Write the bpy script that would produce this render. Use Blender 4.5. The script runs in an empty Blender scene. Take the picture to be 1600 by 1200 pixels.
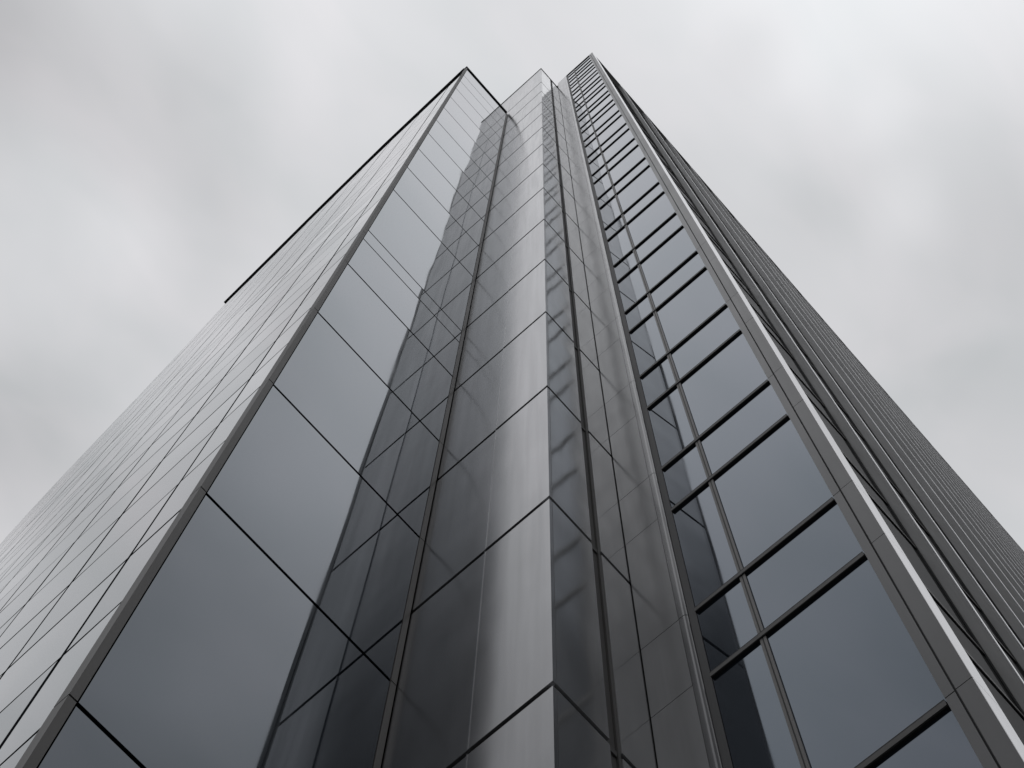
import bpy, bmesh, math, random
from mathutils import Matrix, Vector

S = bpy.context.scene
C = S.collection
random.seed(7)

# ------------------------------------------------------------------ camera
U = 5.0            # metres per plan unit
EYE = 1.6          # height of the photographer's camera
CAM = [[-0.66632348, 0.74549377, 0.01587615],
       [-0.72358327, -0.64130384, -0.25525798],
       [-0.18011180, -0.18157210, 0.96674263]]
cd = bpy.data.cameras.new('camera')
cam = bpy.data.objects.new('camera', cd)
C.objects.link(cam)
S.camera = cam
cd.sensor_width = 36.0
cd.lens = 2547.25 / 1600.0 * 36.0
cd.clip_start = 0.05
cd.clip_end = 5000.0
right, down, fwd = (Vector(r) for r in CAM)
rot = Matrix((right, -down, -fwd)).transposed()
cam.matrix_world = Matrix.Translation((0, 0, EYE)) @ rot.to_4x4()

# ------------------------------------------------------------------ light
S.view_settings.view_transform = 'Standard'
S.view_settings.look = 'None'
S.view_settings.exposure = 0.0
S.view_settings.gamma = 1.0
S.render.engine = 'CYCLES'
S.cycles.max_bounces = 8
S.cycles.glossy_bounces = 6
S.cycles.diffuse_bounces = 3

SUN_EL, SUN_AZ = math.radians(48), math.radians(225)      # behind the tower, above the cloud
W = bpy.data.worlds.new('World')
S.world = W
W.use_nodes = True
nt = W.node_tree
nt.nodes.clear()
N = nt.nodes.new
L = nt.links.new


def wmath(op, a, b=None, c=None):
    n = N('ShaderNodeMath')
    n.operation = op
    for k, v in enumerate((a, b, c)):
        if v is None:
            continue
        if isinstance(v, (int, float)):
            n.inputs[k].default_value = v
        else:
            L(v, n.inputs[k])
    return n.outputs[0]


out = N('ShaderNodeOutputWorld')
sky = N('ShaderNodeTexSky')
sky.sky_type = 'NISHITA'
sky.sun_disc = False
sky.sun_elevation = SUN_EL
sky.sun_rotation = SUN_AZ
bg_sky = N('ShaderNodeBackground')
bg_sky.inputs['Strength'].default_value = 0.06
L(sky.outputs[0], bg_sky.inputs['Color'])
tc = N('ShaderNodeTexCoord')
sep = N('ShaderNodeSeparateXYZ')
L(tc.outputs['Generated'], sep.inputs[0])
zz = wmath('MAXIMUM', sep.outputs[2], 0.05)
px = wmath('DIVIDE', sep.outputs[0], zz)
py = wmath('DIVIDE', sep.outputs[1], zz)
comb = N('ShaderNodeCombineXYZ')
L(px, comb.inputs[0])
L(py, comb.inputs[1])
comb.inputs[2].default_value = 3.7


def wnoise(scale, detail, rough, dist, off):
    m = N('ShaderNodeMapping')
    m.inputs['Location'].default_value = off
    m.inputs['Rotation'].default_value = (0, 0, 0.5)
    m.inputs['Scale'].default_value = (1.0, 1.7, 1.0)
    L(comb.outputs[0], m.inputs[0])
    n = N('ShaderNodeTexNoise')
    n.inputs['Scale'].default_value = scale
    n.inputs['Detail'].default_value = detail
    n.inputs['Roughness'].default_value = rough
    n.inputs['Distortion'].default_value = dist
    L(m.outputs[0], n.inputs['Vector'])
    return n.outputs[0]


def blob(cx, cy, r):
    """soft lump (cloud in view, added tone for reflections outside it) round one direction of the sky (plan point per unit height)"""
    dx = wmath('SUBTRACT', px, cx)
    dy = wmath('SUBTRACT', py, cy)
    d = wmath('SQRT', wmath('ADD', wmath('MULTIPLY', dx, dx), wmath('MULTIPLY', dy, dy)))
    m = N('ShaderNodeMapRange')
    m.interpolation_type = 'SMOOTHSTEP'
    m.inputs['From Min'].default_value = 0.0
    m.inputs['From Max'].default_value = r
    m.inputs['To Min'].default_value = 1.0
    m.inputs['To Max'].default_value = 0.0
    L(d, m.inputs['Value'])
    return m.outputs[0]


n1 = wnoise(3.2, 4.0, 0.45, 0.35, (0.3, 1.1, 0))
n2 = wnoise(8.0, 3.0, 0.45, 0.4, (2.3, 0.4, 0))
cl = wmath('ADD', wmath('MULTIPLY', wmath('SUBTRACT', n1, 0.5), 0.22),
           wmath('MULTIPLY', wmath('SUBTRACT', n2, 0.5), 0.16))
base = wmath('ADD', cl, 0.70)
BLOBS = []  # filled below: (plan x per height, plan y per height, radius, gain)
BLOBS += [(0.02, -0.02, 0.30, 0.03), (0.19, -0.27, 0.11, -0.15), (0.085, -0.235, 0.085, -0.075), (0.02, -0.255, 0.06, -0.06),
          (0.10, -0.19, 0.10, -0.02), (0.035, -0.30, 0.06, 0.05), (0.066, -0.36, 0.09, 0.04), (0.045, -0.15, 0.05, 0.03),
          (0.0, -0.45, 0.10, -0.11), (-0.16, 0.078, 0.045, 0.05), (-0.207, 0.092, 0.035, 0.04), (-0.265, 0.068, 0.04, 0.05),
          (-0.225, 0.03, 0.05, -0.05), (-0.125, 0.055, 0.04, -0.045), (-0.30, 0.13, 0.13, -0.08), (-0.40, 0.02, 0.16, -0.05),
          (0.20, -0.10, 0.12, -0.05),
          (-0.22, 0.72, 0.50, -0.25), (0.72, -0.12, 0.52, -0.36), (0.46, 0.45, 0.44, -0.85), (0.44, 0.24, 0.22, -0.34), (-0.15, 0.34, 0.08, 0.08), (-0.07, 0.42, 0.07, -0.09), (-0.19, 0.50, 0.09, 0.07),  # from here on: unseen lumps added to set the tones of facade reflections
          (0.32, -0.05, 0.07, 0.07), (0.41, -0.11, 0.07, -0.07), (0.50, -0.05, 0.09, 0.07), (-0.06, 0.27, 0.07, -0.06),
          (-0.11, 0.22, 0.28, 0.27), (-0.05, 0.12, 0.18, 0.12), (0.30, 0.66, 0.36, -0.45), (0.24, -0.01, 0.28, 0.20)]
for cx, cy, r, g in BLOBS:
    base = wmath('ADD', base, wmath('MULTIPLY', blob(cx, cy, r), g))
# an overcast sky is brightest overhead and falls off towards the horizon
fall = N('ShaderNodeMapRange')
fall.inputs['From Min'].default_value = 0.0
fall.inputs['From Max'].default_value = 1.0
fall.inputs['To Min'].default_value = 0.42
fall.inputs['To Max'].default_value = 1.0
L(sep.outputs[2], fall.inputs['Value'])
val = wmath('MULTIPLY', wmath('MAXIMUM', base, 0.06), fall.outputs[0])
tint = N('ShaderNodeMix')
tint.data_type = 'RGBA'
L(n2, tint.inputs[0])
tint.inputs[6].default_value = (0.955, 1.0, 1.02, 1)
tint.inputs[7].default_value = (1.01, 0.98, 1.01, 1)
mul = N('ShaderNodeVectorMath')
mul.operation = 'SCALE'
L(tint.outputs[2], mul.inputs[0])
L(val, mul.inputs['Scale'])
bg_cloud = N('ShaderNodeBackground')
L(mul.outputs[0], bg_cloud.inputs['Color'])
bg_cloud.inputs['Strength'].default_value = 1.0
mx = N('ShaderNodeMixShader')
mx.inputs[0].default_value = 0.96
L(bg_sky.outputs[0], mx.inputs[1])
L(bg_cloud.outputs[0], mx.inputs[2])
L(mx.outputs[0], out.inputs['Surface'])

sl = bpy.data.lights.new('sun', 'SUN')
sl.energy = 0.5
sl.angle = math.radians(25)
sl.color = (1.0, 0.97, 0.93)
sun = bpy.data.objects.new('sun', sl)
C.objects.link(sun)
sd = Vector((-math.cos(SUN_EL) * 0.7071, -math.cos(SUN_EL) * 0.7071, math.sin(SUN_EL)))
sun.rotation_euler = sd.to_track_quat('Z', 'Y').to_euler()


# ------------------------------------------------------------------ materials
def mat(name):
    m = bpy.data.materials.new(name)
    m.use_nodes = True
    t = m.node_tree
    return m, t, t.nodes['Principled BSDF']


def add_noise(t, scale, detail=3.0, vec_scale=(1, 1, 1), dist=0.0):
    g = t.nodes.new('ShaderNodeNewGeometry')
    mp = t.nodes.new('ShaderNodeMapping')
    mp.inputs['Scale'].default_value = vec_scale
    t.links.new(g.outputs['Position'], mp.inputs[0])
    n = t.nodes.new('ShaderNodeTexNoise')
    n.inputs['Scale'].default_value = scale
    n.inputs['Detail'].default_value = detail
    n.inputs['Distortion'].default_value = dist
    t.links.new(mp.outputs[0], n.inputs['Vector'])
    return n


def bump(t, h, strength, dist):
    b = t.nodes.new('ShaderNodeBump')
    b.inputs['Strength'].default_value = strength
    b.inputs['Distance'].default_value = dist
    t.links.new(h, b.inputs['Height'])
    return b.outputs[0]


def ramp(t, src, a, b, lo, hi):
    m = t.nodes.new('ShaderNodeMapRange')
    m.inputs['From Min'].default_value = a
    m.inputs['From Max'].default_value = b
    m.inputs['To Min'].default_value = lo
    m.inputs['To Max'].default_value = hi
    t.links.new(src, m.inputs['Value'])
    return m.outputs[0]


def glass_mat(name, col, ior, wave=0.012, lean=None, tilt=0.02):
    m, t, p = mat(name)
    p.inputs['Base Color'].default_value = (*col, 1)
    p.inputs['Roughness'].default_value = 0.02
    p.inputs['IOR'].default_value = ior
    p.inputs['Specular Tint'].default_value = (0.80, 0.89, 1.0, 1)
    n = add_noise(t, 0.35, 1.0, (1, 1, 0.6))
    bn = bump(t, n.outputs[0], 0.6, wave)
    oi = t.nodes.new('ShaderNodeObjectInfo')
    wn = t.nodes.new('ShaderNodeTexWhiteNoise')
    wn.noise_dimensions = '1D'
    t.links.new(oi.outputs['Random'], wn.inputs['W'])
    vm = t.nodes.new('ShaderNodeVectorMath')
    vm.operation = 'SUBTRACT'
    t.links.new(wn.outputs['Color'], vm.inputs[0])
    vm.inputs[1].default_value = (0.5, 0.5, 0.5)
    vs_ = t.nodes.new('ShaderNodeVectorMath')
    vs_.operation = 'MULTIPLY_ADD'
    t.links.new(vm.outputs[0], vs_.inputs[0])
    vs_.inputs[1].default_value = (tilt, tilt, tilt)
    t.links.new(bn, vs_.inputs[2])
    vn = t.nodes.new('ShaderNodeVectorMath')
    vn.operation = 'NORMALIZE'
    t.links.new(vs_.outputs[0], vn.inputs[0])
    bn = vn.outputs[0]
    if lean:
        add = t.nodes.new('ShaderNodeVectorMath')
        add.operation = 'ADD'
        add.inputs[1].default_value = lean
        t.links.new(bn, add.inputs[0])
        nm = t.nodes.new('ShaderNodeVectorMath')
        nm.operation = 'NORMALIZE'
        t.links.new(add.outputs[0], nm.inputs[0])
        bn = nm.outputs[0]
    t.links.new(bn, p.inputs['Normal'])
    d = add_noise(t, 2.2, 5.0, (1, 1, 0.25))
    t.links.new(ramp(t, d.outputs[0], 0.35, 0.75, 0.012, 0.05), p.inputs['Roughness'])
    return m


def metal_mat(name, col, metallic, rough, wave, bow=None, spread=0.02, ior=1.5):
    m, t, p = mat(name)
    p.inputs['Metallic'].default_value = metallic
    p.inputs['IOR'].default_value = ior
    d = add_noise(t, 1.3, 6.0, (1.5, 1.5, 0.35), 0.4)
    mx_ = t.nodes.new('ShaderNodeMix')
    mx_.data_type = 'RGBA'
    t.links.new(ramp(t, d.outputs[0], 0.3, 0.7, 0.0, 1.0), mx_.inputs[0])
    mx_.inputs[6].default_value = (*[c * 0.92 for c in col], 1)
    mx_.inputs[7].default_value = (*[c * 1.07 for c in col], 1)
    # faint upright rain streaks and dust
    st = add_noise(t, 9.0, 4.0, (1.0, 1.0, 0.035), 0.2)
    mm = t.nodes.new('ShaderNodeVectorMath')
    mm.operation = 'SCALE'
    t.links.new(mx_.outputs[2], mm.inputs[0])
    t.links.new(ramp(t, st.outputs[0], 0.35, 0.7, 0.95, 1.04), mm.inputs['Scale'])
    t.links.new(mm.outputs[0], p.inputs['Base Color'])
    ra = t.nodes.new('ShaderNodeMath')
    ra.operation = 'ADD'
    t.links.new(ramp(t, d.outputs[0], 0.3, 0.7, rough - spread, rough + spread), ra.inputs[0])
    t.links.new(ramp(t, st.outputs[0], 0.35, 0.7, 0.015, -0.01), ra.inputs[1])
    t.links.new(ra.outputs[0], p.inputs['Roughness'])
    n = add_noise(t, 0.8, 1.5, (1, 1, 0.7))
    bn = bump(t, n.outputs[0], 0.7, wave)
    if bow:
        # the sheet is bowed: its normal turns towards +y across the panel's width
        g = t.nodes.new('ShaderNodeNewGeometry')
        sp = t.nodes.new('ShaderNodeSeparateXYZ')
        t.links.new(g.outputs['Position'], sp.inputs[0])
        r = t.nodes.new('ShaderNodeMapRange')
        r.interpolation_type = 'SMOOTHSTEP'
        r.inputs['From Min'].default_value = bow[0]
        r.inputs['From Max'].default_value = bow[1]
        r.inputs['To Max'].default_value = bow[2]
        t.links.new(sp.outputs[1], r.inputs['Value'])
        cb = t.nodes.new('ShaderNodeCombineXYZ')
        t.links.new(r.outputs[0], cb.inputs[1])
        add = t.nodes.new('ShaderNodeVectorMath')
        add.operation = 'ADD'
        t.links.new(bn, add.inputs[0])
        t.links.new(cb.outputs[0], add.inputs[1])
        nm = t.nodes.new('ShaderNodeVectorMath')
        nm.operation = 'NORMALIZE'
        t.links.new(add.outputs[0], nm.inputs[0])
        bn = nm.outputs[0]
    t.links.new(bn, p.inputs['Normal'])
    return m


M_GLASS = glass_mat('curtain_glass', (0.006, 0.009, 0.012), 2.6, 0.014, None, 0.006)
M_GLASS_SIDE = glass_mat('side_glass', (0.04, 0.045, 0.05), 2.0, 0.02)
M_GLASS_WIN = glass_mat('window_glass', (0.006, 0.009, 0.013), 2.45, 0.01, (0.0, -0.10, 0.0), 0.010)
M_GLASS_WIN.node_tree.nodes['Principled BSDF'].inputs['Specular Tint'].default_value = (0.76, 0.88, 1.04, 1)
M_GLASS_WIN.node_tree.nodes['Principled BSDF'].inputs['IOR'].default_value = 2.7
M_BAY = glass_mat('bay_glass', (0.008, 0.010, 0.011), 1.45)
M_STEEL = metal_mat('brushed_steel_panel', (0.42, 0.42, 0.43), 0.82, 0.21, 0.02, (-4.7, -3.45, 0.22))
M_MIRROR = metal_mat('polished_grey_panel', (0.56, 0.565, 0.572), 0.72, 0.13, 0.028)
M_STEEL3 = metal_mat('grey_steel_panel', (0.36, 0.362, 0.368), 0.2, 0.19, 0.03)
M_STEEL2 = metal_mat('steel_panel', (0.21, 0.212, 0.218), 0.5, 0.17, 0.03)
M_GREY = metal_mat('grey_coated_aluminium', (0.15, 0.15, 0.152), 0.1, 0.32, 0.02, ior=1.45)
M_FIN = metal_mat('fin_aluminium', (0.44, 0.44, 0.44), 0.1, 0.38, 0.02, ior=1.6)
M_TRIM = metal_mat('bronze_grey_trim', (0.095, 0.092, 0.088), 0.1, 0.5, 0.01)
M_BRIGHT = metal_mat('bright_edge_trim', (0.82, 0.82, 0.83), 0.9, 0.22, 0.01)
M_POST = metal_mat('grey_post_metal', (0.15, 0.145, 0.138), 0.1, 0.4, 0.01)
M_BLACK = metal_mat('black_gasket', (0.010, 0.010, 0.010), 0.0, 0.6, 0.0)
M_CAP = metal_mat('dark_parapet_metal', (0.045, 0.045, 0.046), 0.0, 0.5, 0.0)
M_ROOF = metal_mat('roof_membrane', (0.16, 0.16, 0.155), 0.0, 0.9, 0.0)
m, t, p = mat('plaza_paving')
br = t.nodes.new('ShaderNodeTexBrick')
br.inputs['Color1'].default_value = (0.16, 0.155, 0.15, 1)
br.inputs['Color2'].default_value = (0.20, 0.195, 0.185, 1)
br.inputs['Mortar'].default_value = (0.07, 0.07, 0.07, 1)
br.inputs['Scale'].default_value = 1.0
br.inputs['Mortar Size'].default_value = 0.008
g = t.nodes.new('ShaderNodeNewGeometry')
t.links.new(g.outputs['Position'], br.inputs['Vector'])
t.links.new(br.outputs['Color'], p.inputs['Base Color'])
p.inputs['Roughness'].default_value = 0.8
M_PAVE = m
m, t, p = mat('asphalt')
n = add_noise(t, 30, 6)
r = t.nodes.new('ShaderNodeValToRGB')
r.color_ramp.elements[0].color = (0.035, 0.035, 0.036, 1)
r.color_ramp.elements[1].color = (0.07, 0.07, 0.07, 1)
t.links.new(n.outputs[0], r.inputs[0])
t.links.new(r.outputs[0], p.inputs['Base Color'])
p.inputs['Roughness'].default_value = 0.9
M_ASPH = m


# ------------------------------------------------------------------ helpers
def warp(x, y, z):
    """the north-east edge of the tall wing is not quite plumb"""
    k = min(1.0, max(0.0, (y + 0.56) / 0.25))
    k = k * k * (3 - 2 * k)
    return x, y - 0.0034 * (z - 1.8) * k, z


def W3(x, y, z):
    x, y, z = warp(x, y, z)
    return Vector((x * U, y * U, z * U + EYE))


def link(name, bm, material, parent=None):
    bmesh.ops.recalc_face_normals(bm, faces=bm.faces[:])
    me = bpy.data.meshes.new(name)
    bm.to_mesh(me)
    bm.free()
    me.materials.append(material)
    o = bpy.data.objects.new(name, me)
    C.objects.link(o)
    if parent:
        o.parent = parent
    return o


def add_box(bm, x0, x1, y0, y1, z0, z1):
    vs = [bm.verts.new(W3(x, y, z)) for z in (z0, z1) for x, y in ((x0, y0), (x1, y0), (x1, y1), (x0, y1))]
    for f in ((0, 1, 2, 3), (4, 5, 6, 7), (0, 1, 5, 4), (1, 2, 6, 5), (2, 3, 7, 6), (3, 0, 4, 7)):
        bm.faces.new([vs[i] for i in f])


def add_quad_prism(bm, pts, z0, z1):
    n = len(pts)
    lo = [bm.verts.new(W3(x, y, z0)) for x, y in pts]
    hi = [bm.verts.new(W3(x, y, z1)) for x, y in pts]
    bm.faces.new(lo)
    bm.faces.new(hi)
    for i in range(n):
        j = (i + 1) % n
        bm.faces.new((lo[i], lo[j], hi[j], hi[i]))


def box(name, m, parent, *b):
    bm = bmesh.new()
    add_box(bm, *b)
    return link(name, bm, m, parent)


def boxes(name, m, parent, bs):
    bm = bmesh.new()
    for b in bs:
        add_box(bm, *b)
    return link(name, bm, m, parent)


ZG = -EYE / U                      # ground level in plan units
T = bpy.data.objects.new('skyscraper', None)
C.objects.link(T)
T.location = (0, 0, 0)
T['label'] = 'tall grey glass and metal office tower with stepped corners, seen from its foot'
T['category'] = 'skyscraper'

# plan of the stepped corner (units): B, C, M, E, F, R
XB, YB = -0.276, -1.009
XC, YM = -0.763, -0.649
XE, YF, YR = -1.0, -0.5466, -0.173
ZL, ZM, ZR = 13.13, 14.90, 15.52   # roof levels of the three wings
YFAR, XFAR = -9.0, -9.0
G = 0.0042                         # half a panel joint


def levels_down(zs, step):
    z = list(zs)
    while z[0] - step > ZG + 0.12:
        z.insert(0, z[0] - step)
    return [ZG] + z


# side wall of the low wing: it bends back slightly on its way
SIDE = [(-YB, XB), (1.93, -0.293), (2.67, -0.318), (3.78, -0.363), (4.76, -0.440), (5.89, -0.514), (6.81, -0.62), (9.0, -0.90)]


def side_x(y):
    a = -y
    for (a0, x0), (a1, x1) in zip(SIDE, SIDE[1:]):
        if a <= a1:
            return x0 + (x1 - x0) * (a - a0) / (a1 - a0)
    return SIDE[-1][1]


# ------------------------------------------------------------------ dark structural cores behind the panels
bm = bmesh.new()
pts = [(XC + 0.006, YB - 0.012), (XB - 0.012, YB - 0.012)]
pts += [(x - 0.012, -a) for a, x in SIDE[1:]]
pts += [(XC + 0.006, YFAR)]
add_quad_prism(bm, pts, ZG, ZL - 0.05)
core = link('wing_core', bm, M_BLACK, T)
bm = bmesh.new()
add_box(bm, XE + 0.006, XC - 0.012, YFAR, YM - 0.012, ZG, ZM - 0.02)
core = link('wing_core', bm, M_BLACK, T)
bm = bmesh.new()
add_box(bm, XFAR, XE - 0.0125, YFAR, YF - 0.02, ZG, ZR - 0.03)
add_box(bm, XFAR, XE - 0.030, YF - 0.0195, YR - 0.033, ZG, ZR - 0.031)
add_box(bm, XE - 0.0298, XE - 0.013, YF - 0.0195, YF + 0.006, ZG, ZR - 0.032)
add_box(bm, XE - 0.040, XE - 0.0045, YR - 0.0325, YR - 0.006, ZG, ZR - 0.033)
core = link('wing_core', bm, M_BLACK, T)

# roofs
bm = bmesh.new()
add_quad_prism(bm, [(XC + 0.01, YB - 0.02), (XB - 0.02, YB - 0.02)] + [(x - 0.02, -a) for a, x in SIDE[1:]] + [(XC + 0.01, YFAR)], ZL - 0.046, ZL - 0.02)
link('flat_roof', bm, M_ROOF, T)
box('flat_roof', M_ROOF, T, XE + 0.01, XC - 0.02, YFAR, YM - 0.02, ZM - 0.017, ZM - 0.005)
box('flat_roof', M_ROOF, T, XFAR, XE - 0.045, YFAR, YR - 0.04, ZR - 0.028, ZR - 0.012)

# ------------------------------------------------------------------ low wing: big glass panes of its end wall
BC = [1.818, 2.62, 3.343, 4.067, 4.742, 5.185, 5.345, 6.309, 6.996, 7.68, 8.368, 9.05, 9.80, 10.55, 11.25, 11.90, 12.45]
zb = levels_down(BC, 0.75) + [ZL]
POST0, POST1 = XB - 0.0095, XB + 0.004
pane_count = 0
for a, b in zip(zb, zb[1:]):
    g = 0.0045 if b - a < 0.3 else G + 0.0006 * min(b, 9)
    box('glass_pane', M_GLASS, T, XC + 0.0168, POST0 - 0.0028, YB - 0.009, YB, a + (g if a > ZG else 0), b - (g if b < ZL else 0))
    pane_count += 1
# side wall panes: columns x rows
cols = [-1.036, -1.18]
while cols[-1] > -8.7:
    cols.append(cols[-1] - 0.31)
rows = [ZG]
z = 1.79 - 0.405 * 4
while z < ZL - 0.2:
    if z > ZG + 0.1:
        rows.append(z)
    z += 0.405
rows.append(ZL - 0.003)


def side_pane(bm, ya, yb, za, zb_, g):
    ya, yb = ya - g, yb + g
    xa, xb = side_x(ya) + random.uniform(-1, 1) * 0.0004, side_x(yb) + random.uniform(-1, 1) * 0.0004
    add_quad_prism(bm, [(xa, ya), (xb, yb), (xb - 0.008, yb), (xa - 0.008, ya)], za + g * 1.15, zb_ - g * 1.15)


def seen(y, z):
    P = W3(side_x(y), y, z) - Vector((0, 0, EYE))
    c = Vector((right.dot(P), down.dot(P), fwd.dot(P)))
    if c.z <= 0.01:
        return None
    return 800 + 2547.25 * c.x / c.z, 600 + 2547.25 * c.y / c.z


cells = []
for ya, yb in zip(cols, cols[1:]):
    for za, zb_ in zip(rows, rows[1:]):
        q = [seen(y, z_) for y, z_ in ((ya, za), (yb, za), (yb, zb_), (ya, zb_))]
        ar = 0.0
        if all(q):
            cx = sum(v[0] for v in q) / 4
            cy = sum(v[1] for v in q) / 4
            ar = abs(sum(q[i][0] * q[(i + 1) % 4][1] - q[(i + 1) % 4][0] * q[i][1] for i in range(4))) / 2
            if not (-30 < cx < 1630 and -30 < cy < 1230):
                ar = 0.0
        cells.append((ar, ya, yb, za, zb_))
cells.sort(key=lambda c: -c[0])
keep = 100 - pane_count
rest = bmesh.new()
GS = 0.0064
for i, (ar, ya, yb, za, zb_) in enumerate(cells):
    if i < keep:
        bm = bmesh.new()
        side_pane(bm, ya, yb, za, zb_, GS)
        link('glass_pane', bm, M_GLASS_SIDE, T)
    else:
        side_pane(rest, ya, yb, za, zb_, GS)
o = link('glass_panes', rest, M_GLASS_SIDE, T)
o['kind'] = 'stuff'

# corner post of the low wing, in storey lengths with open joints
zc = levels_down(sorted(BC[:5] + [5.26, 5.80] + BC[7:]), 0.75) + [ZL + 0.01]
for a, b in zip(zc, zc[1:]):
    box('corner_post', M_TRIM, T, POST0, POST1, YB - 0.026, YB + 0.0022, a + 0.0022, b - 0.0022)
# re-entrant post where the low wing meets the middle wing
zq = levels_down(BC[:5] + BC[7:], 0.75) + [ZL]
for a, b in zip(zq, zq[1:]):
    box('corner_post', M_POST, T, XC + 0.0020, XC + 0.0155, YB - 0.006, YB + 0.0015, a + 0.002, b - 0.002)

# overhanging parapet cap of the low wing
bm = bmesh.new()
add_box(bm, XC + 0.012, XB + 0.010, YB - 0.02, YB + 0.009, ZL + 0.0105, ZL + 0.045)
link('parapet_cap', bm, M_CAP, T)
bm = bmesh.new()
caps = [(-(YB - 0.0205), XB), (1.93, -0.293), (2.67, -0.318), (3.78, -0.363)]
for (a0, x0), (a1, x1) in zip(caps, caps[1:]):
    add_quad_prism(bm, [(x0 + 0.015, -a0), (x1 + 0.015, -a1), (x1 - 0.02, -a1), (x0 - 0.02, -a0)], ZL + 0.0, ZL + 0.044)
link('parapet_cap', bm, M_CAP, T)

# ------------------------------------------------------------------ middle wing: steel cladding panels
MZ = [2.131, 2.951, 3.775, 4.614, 5.453, 6.315, 7.20, 8.054, 8.92, 9.80, 10.65, 11.52, 12.43, 13.35]
zm = levels_down(MZ, 0.82) + [ZM]
YJ = -0.813
for a, b in zip(zm, zm[1:]):
    ga = 0.0062 + 0.0011 * a if a > ZG else 0
    gb = 0.0062 + 0.0011 * b if b < ZM else 0
    box('metal_panel', M_STEEL, T, XC - 0.008, XC, YJ + 0.0010, YM - 0.0005, a + ga, b - gb)
    box('metal_panel', M_STEEL, T, XC - 0.0083, XC - 0.0006, YB + 0.002, YJ - 0.0012, a + ga, b - gb)
    box('metal_panel', M_MIRROR, T, -0.8855, XC - 0.0085, YM - 0.008, YM, a + ga, b - gb)
    box('metal_panel', M_MIRROR, T, XE + 0.0005, -0.9145, YM - 0.008, YM - 0.0006, a + ga, b - gb)
# wall of the middle wing that rises behind the low wing's roof
box('metal_panel', M_STEEL, T, XC - 0.0084, XC - 0.0008, YB - 0.9, YB + 0.001, ZL + 0.03, ZM)
# thin bright bead in the upright joint
bm = bmesh.new()
for a, b in zip(zm, zm[1:]):
    add_box(bm, XC - 0.006, XC + 0.0012, YJ - 0.0011, YJ + 0.0007, a + 0.006, b - 0.006)
link('joint_bead', bm, M_BRIGHT, T)
# recessed service channel with brackets
bm = bmesh.new()
add_box(bm, -0.9140, -0.9075, YM - 0.0095, YM - 0.003, ZG, ZM - 0.03)
add_box(bm, -0.9070, -0.8862, YM - 0.0115, YM - 0.0075, ZG, ZM - 0.031)
zz_ = 1.0
for a, b in zip(zm[1:], zm[2:]):
    add_box(bm, -0.906, -0.8865, YM - 0.0070, YM - 0.004, a - 0.012, a + 0.004)
link('channel_rail', bm, M_TRIM, T)
# roof edge
boxes('parapet_cap', M_CAP, T, [(XC - 0.01, XC + 0.004, YB - 0.9, YM + 0.004, ZM + 0.001, ZM + 0.02),
                               (XE + 0.001, XC - 0.0101, YM - 0.012, YM + 0.004, ZM + 0.0011, ZM + 0.0199)])

# ------------------------------------------------------------------ tall wing
FR = [1.858, 2.377, 2.640, 3.163, 3.440, 3.936, 4.246, 4.783, 5.055, 5.555, 5.850, 6.40, 6.675, 7.24, 7.53, 8.06, 8.36,
      8.85, 9.14, 9.64, 9.93, 10.41, 10.70, 11.15, 11.43, 11.88, 12.16, 12.56, 12.86, 13.27, 13.56, 13.95, 14.25, 14.62, 14.92, 15.25]
lo = []
z = 1.580
wide = True
zz_ = [1.858 - 0.277]
for step in (0.52, 0.28, 0.52, 0.28):
    if zz_[0] - step > ZG + 0.1:
        zz_.insert(0, zz_[0] - step)
FR = zz_ + FR
zf = [ZG] + FR + [ZR]
# flat cladding next to the re-entrant corner, with a bull-nose edge
bm = bmesh.new()
for a, b in zip(zf, zf[1:]):
    o = box('cladding_panel', M_STEEL3, T, XE - 0.008, XE, YM + 0.0015, -0.5615, a + 0.0012, b - 0.0012)
R_ = 0.0085
for a, b in zip(zf[::2], list(zf[2::2]) + [ZR + 0.02]):
    bm = bmesh.new()
    pr = [(XE - 0.03, -0.5605), (XE + 0.0005, -0.5605)]
    for k in range(11):
        th = math.radians(9 * k)
        pr.append((XE - R_ + R_ * math.cos(th) + 0.0005, -0.5430 - R_ + R_ * math.sin(th)))
    pr.append((XE - 0.03, -0.5430))
    add_quad_prism(bm, pr, a + 0.0012, b - 0.0012)
    o = link('edge_trim', bm, M_STEEL2, T)
    for f in o.data.polygons:
        f.use_smooth = abs(f.normal.z) < 0.5
    o.modifiers.new('edges', 'EDGE_SPLIT').split_angle = math.radians(40)

XG = XE - 0.0056                     # plane of the window glass
YMU = -0.4225                       # upright between the two window columns
YW0, YW1 = -0.5270, -0.2165
box('window_frame', M_CAP, T, XG - 0.012, XG + 0.001, -0.5425, YW0 - 0.0005, ZG, ZR - 0.01)
for a, b in zip(zf, zf[1:]):
    for ya, yb in ((YW0, YMU), (YMU, YW1)):
        box('window', M_GLASS_WIN, T, XG - 0.006, XG, ya + 0.0005, yb - 0.0005, a - 0.002, b - 0.0025)
# transoms: gasket line on top, grey face, dark soffit
for i, z in enumerate(FR):
    o = box('transom', M_TRIM, T, XG - 0.005, XE - 0.0005, YW0 + 0.0002, YW1 - 0.001, z - 0.0155, z - 0.0035)
    box('gasket', M_BLACK, o, XG - 0.004, XE - 0.0009, YW0 + 0.0003, YW1 - 0.0012, z - 0.0034, z + 0.0004)
    box('soffit', M_BLACK, o, XG - 0.004, XE - 0.0020, YW0 + 0.0003, YW1 - 0.0011, z - 0.0170, z - 0.0156)
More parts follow.
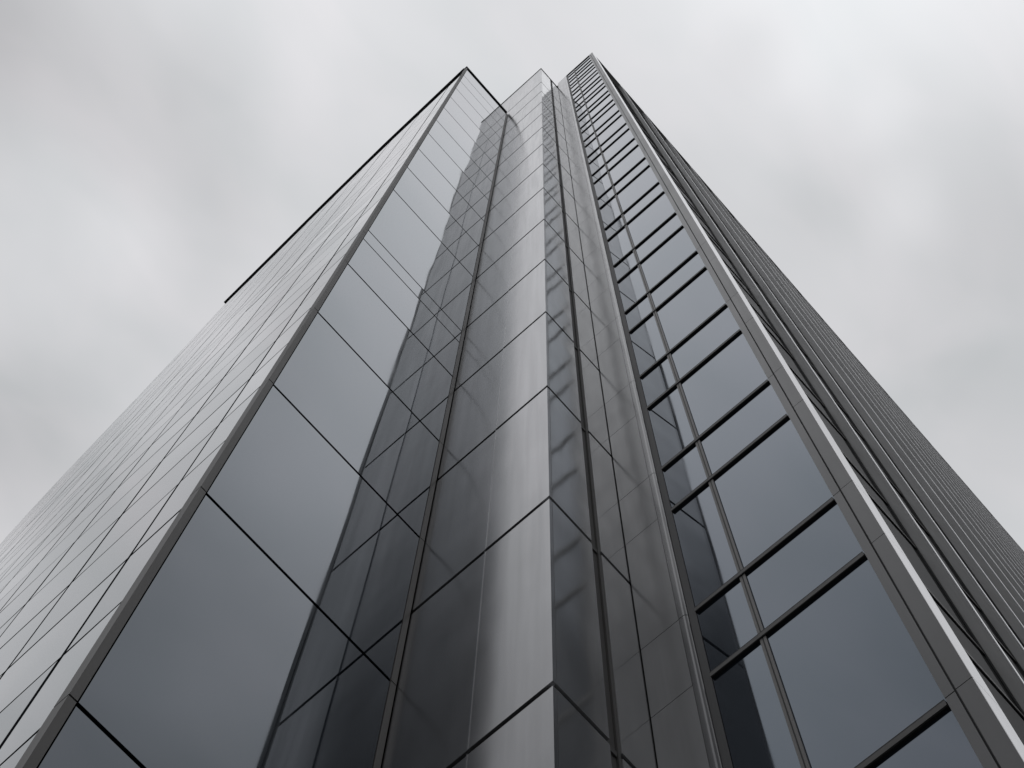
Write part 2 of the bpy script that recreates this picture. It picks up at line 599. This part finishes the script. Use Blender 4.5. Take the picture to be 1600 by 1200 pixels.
# mullion: two grey halves with a dark joint
for s_ in (-1, 1):
    y0, y1 = sorted((YMU + s_ * 0.0012, YMU + s_ * 0.0060))
    box('mullion', M_POST, T, XG - 0.004, XE - 0.0032, y0, y1, ZG, ZR - 0.012)
box('gasket', M_BLACK, T, XG - 0.004, XE - 0.0034, YMU - 0.0011, YMU + 0.0011, ZG, ZR - 0.012)
# corner of the tall wing: inner frame, joint, outer casing with its bright return
for a, b in zip(zf[::2], zf[2::2]):
    box('window_frame', M_GREY, T, XE - 0.020, XE - 0.001, -0.2160, -0.2012, a + 0.0012, b - 0.0012)
zt = zf if len(zf) % 2 else zf[:-1]
for a, b in zip(zf, zf[1:]):
    z1 = (b - 0.0009) if b < ZR else ZR + 0.02
    o = box('corner_casing', M_GREY, T, XE - 0.0400, XE, -0.1980, YR - 0.0006, a + 0.0009, z1)
    box('bright_return', M_BRIGHT, o, XE - 0.0570, XE - 0.0006, YR - 0.0005, YR + 0.0003, a + 0.0009, z1)
box('parapet_cap', M_GREY, T, XE - 0.03, XE + 0.0005, -0.5420, -0.2010, ZR - 0.009, ZR + 0.012)

# fin-clad long wall
YT, YG2 = YR, YR - 0.027
fx = [-1.40]
while fx[-1] > XFAR + 0.4:
    fx.append(fx[-1] - 0.335)
for i, x in enumerate(fx):
    o = box('fin', M_FIN, T, x - 0.014, x, YG2 - 0.002, YT - 0.002, ZG, ZR + 0.004 * (i % 3))
    box('fin_edge', M_BRIGHT, o, x - 0.0142, x + 0.0003, YT - 0.0018, YT + 0.0002, ZG, ZR + 0.004 * (i % 3))
    box('gasket', M_BLACK, o, x + 0.0006, x + 0.0085, YG2 - 0.0005, YG2 + 0.0022, ZG, ZR - 0.012)
xs = [XE - 0.041] + fx
for i, (xa, xb) in enumerate(zip(xs, xs[1:] + [XFAR])):
    box('bay_glazing', M_BAY, T, xb + 0.001, xa - (0.015 if i else 0.0), YG2 - 0.006, YG2 - 0.001, ZG, ZR - 0.01)
for z in FR:
    o = box('transom', M_TRIM, T, XFAR, XE - 0.0415, YG2 - 0.003, YG2 + 0.0010, z - 0.0195, z - 0.003)
    box('soffit', M_BLACK, o, XFAR, XE - 0.0416, YG2 - 0.003, YG2 + 0.0006, z - 0.0225, z - 0.0196)
box('parapet_cap', M_FIN, T, XFAR, XE - 0.058, YG2 - 0.003, YT + 0.0008, ZR + 0.010, ZR + 0.022)


# ------------------------------------------------------------------ ground
def sheet(name, x0, x1, y0, y1, z, m):
    bm = bmesh.new()
    vs = [bm.verts.new((x, y, z)) for x, y in ((x0, y0), (x1, y0), (x1, y1), (x0, y1))]
    bm.faces.new(vs)
    me = bpy.data.meshes.new(name)
    bm.to_mesh(me)
    bm.free()
    me.materials.append(m)
    o = bpy.data.objects.new(name, me)
    C.objects.link(o)
    o['kind'] = 'structure'
    return o


sheet('ground', -1500, 1500, -1500, 1500, -0.15, M_ASPH)
bm = bmesh.new()
bmesh.ops.create_cube(bm, size=1.0)
for v in bm.verts:
    v.co = Vector((v.co.x * 90 - 27, v.co.y * 90 - 27, v.co.z * 0.146 - 0.074))
o = link('plaza', bm, M_PAVE)
o['kind'] = 'structure'
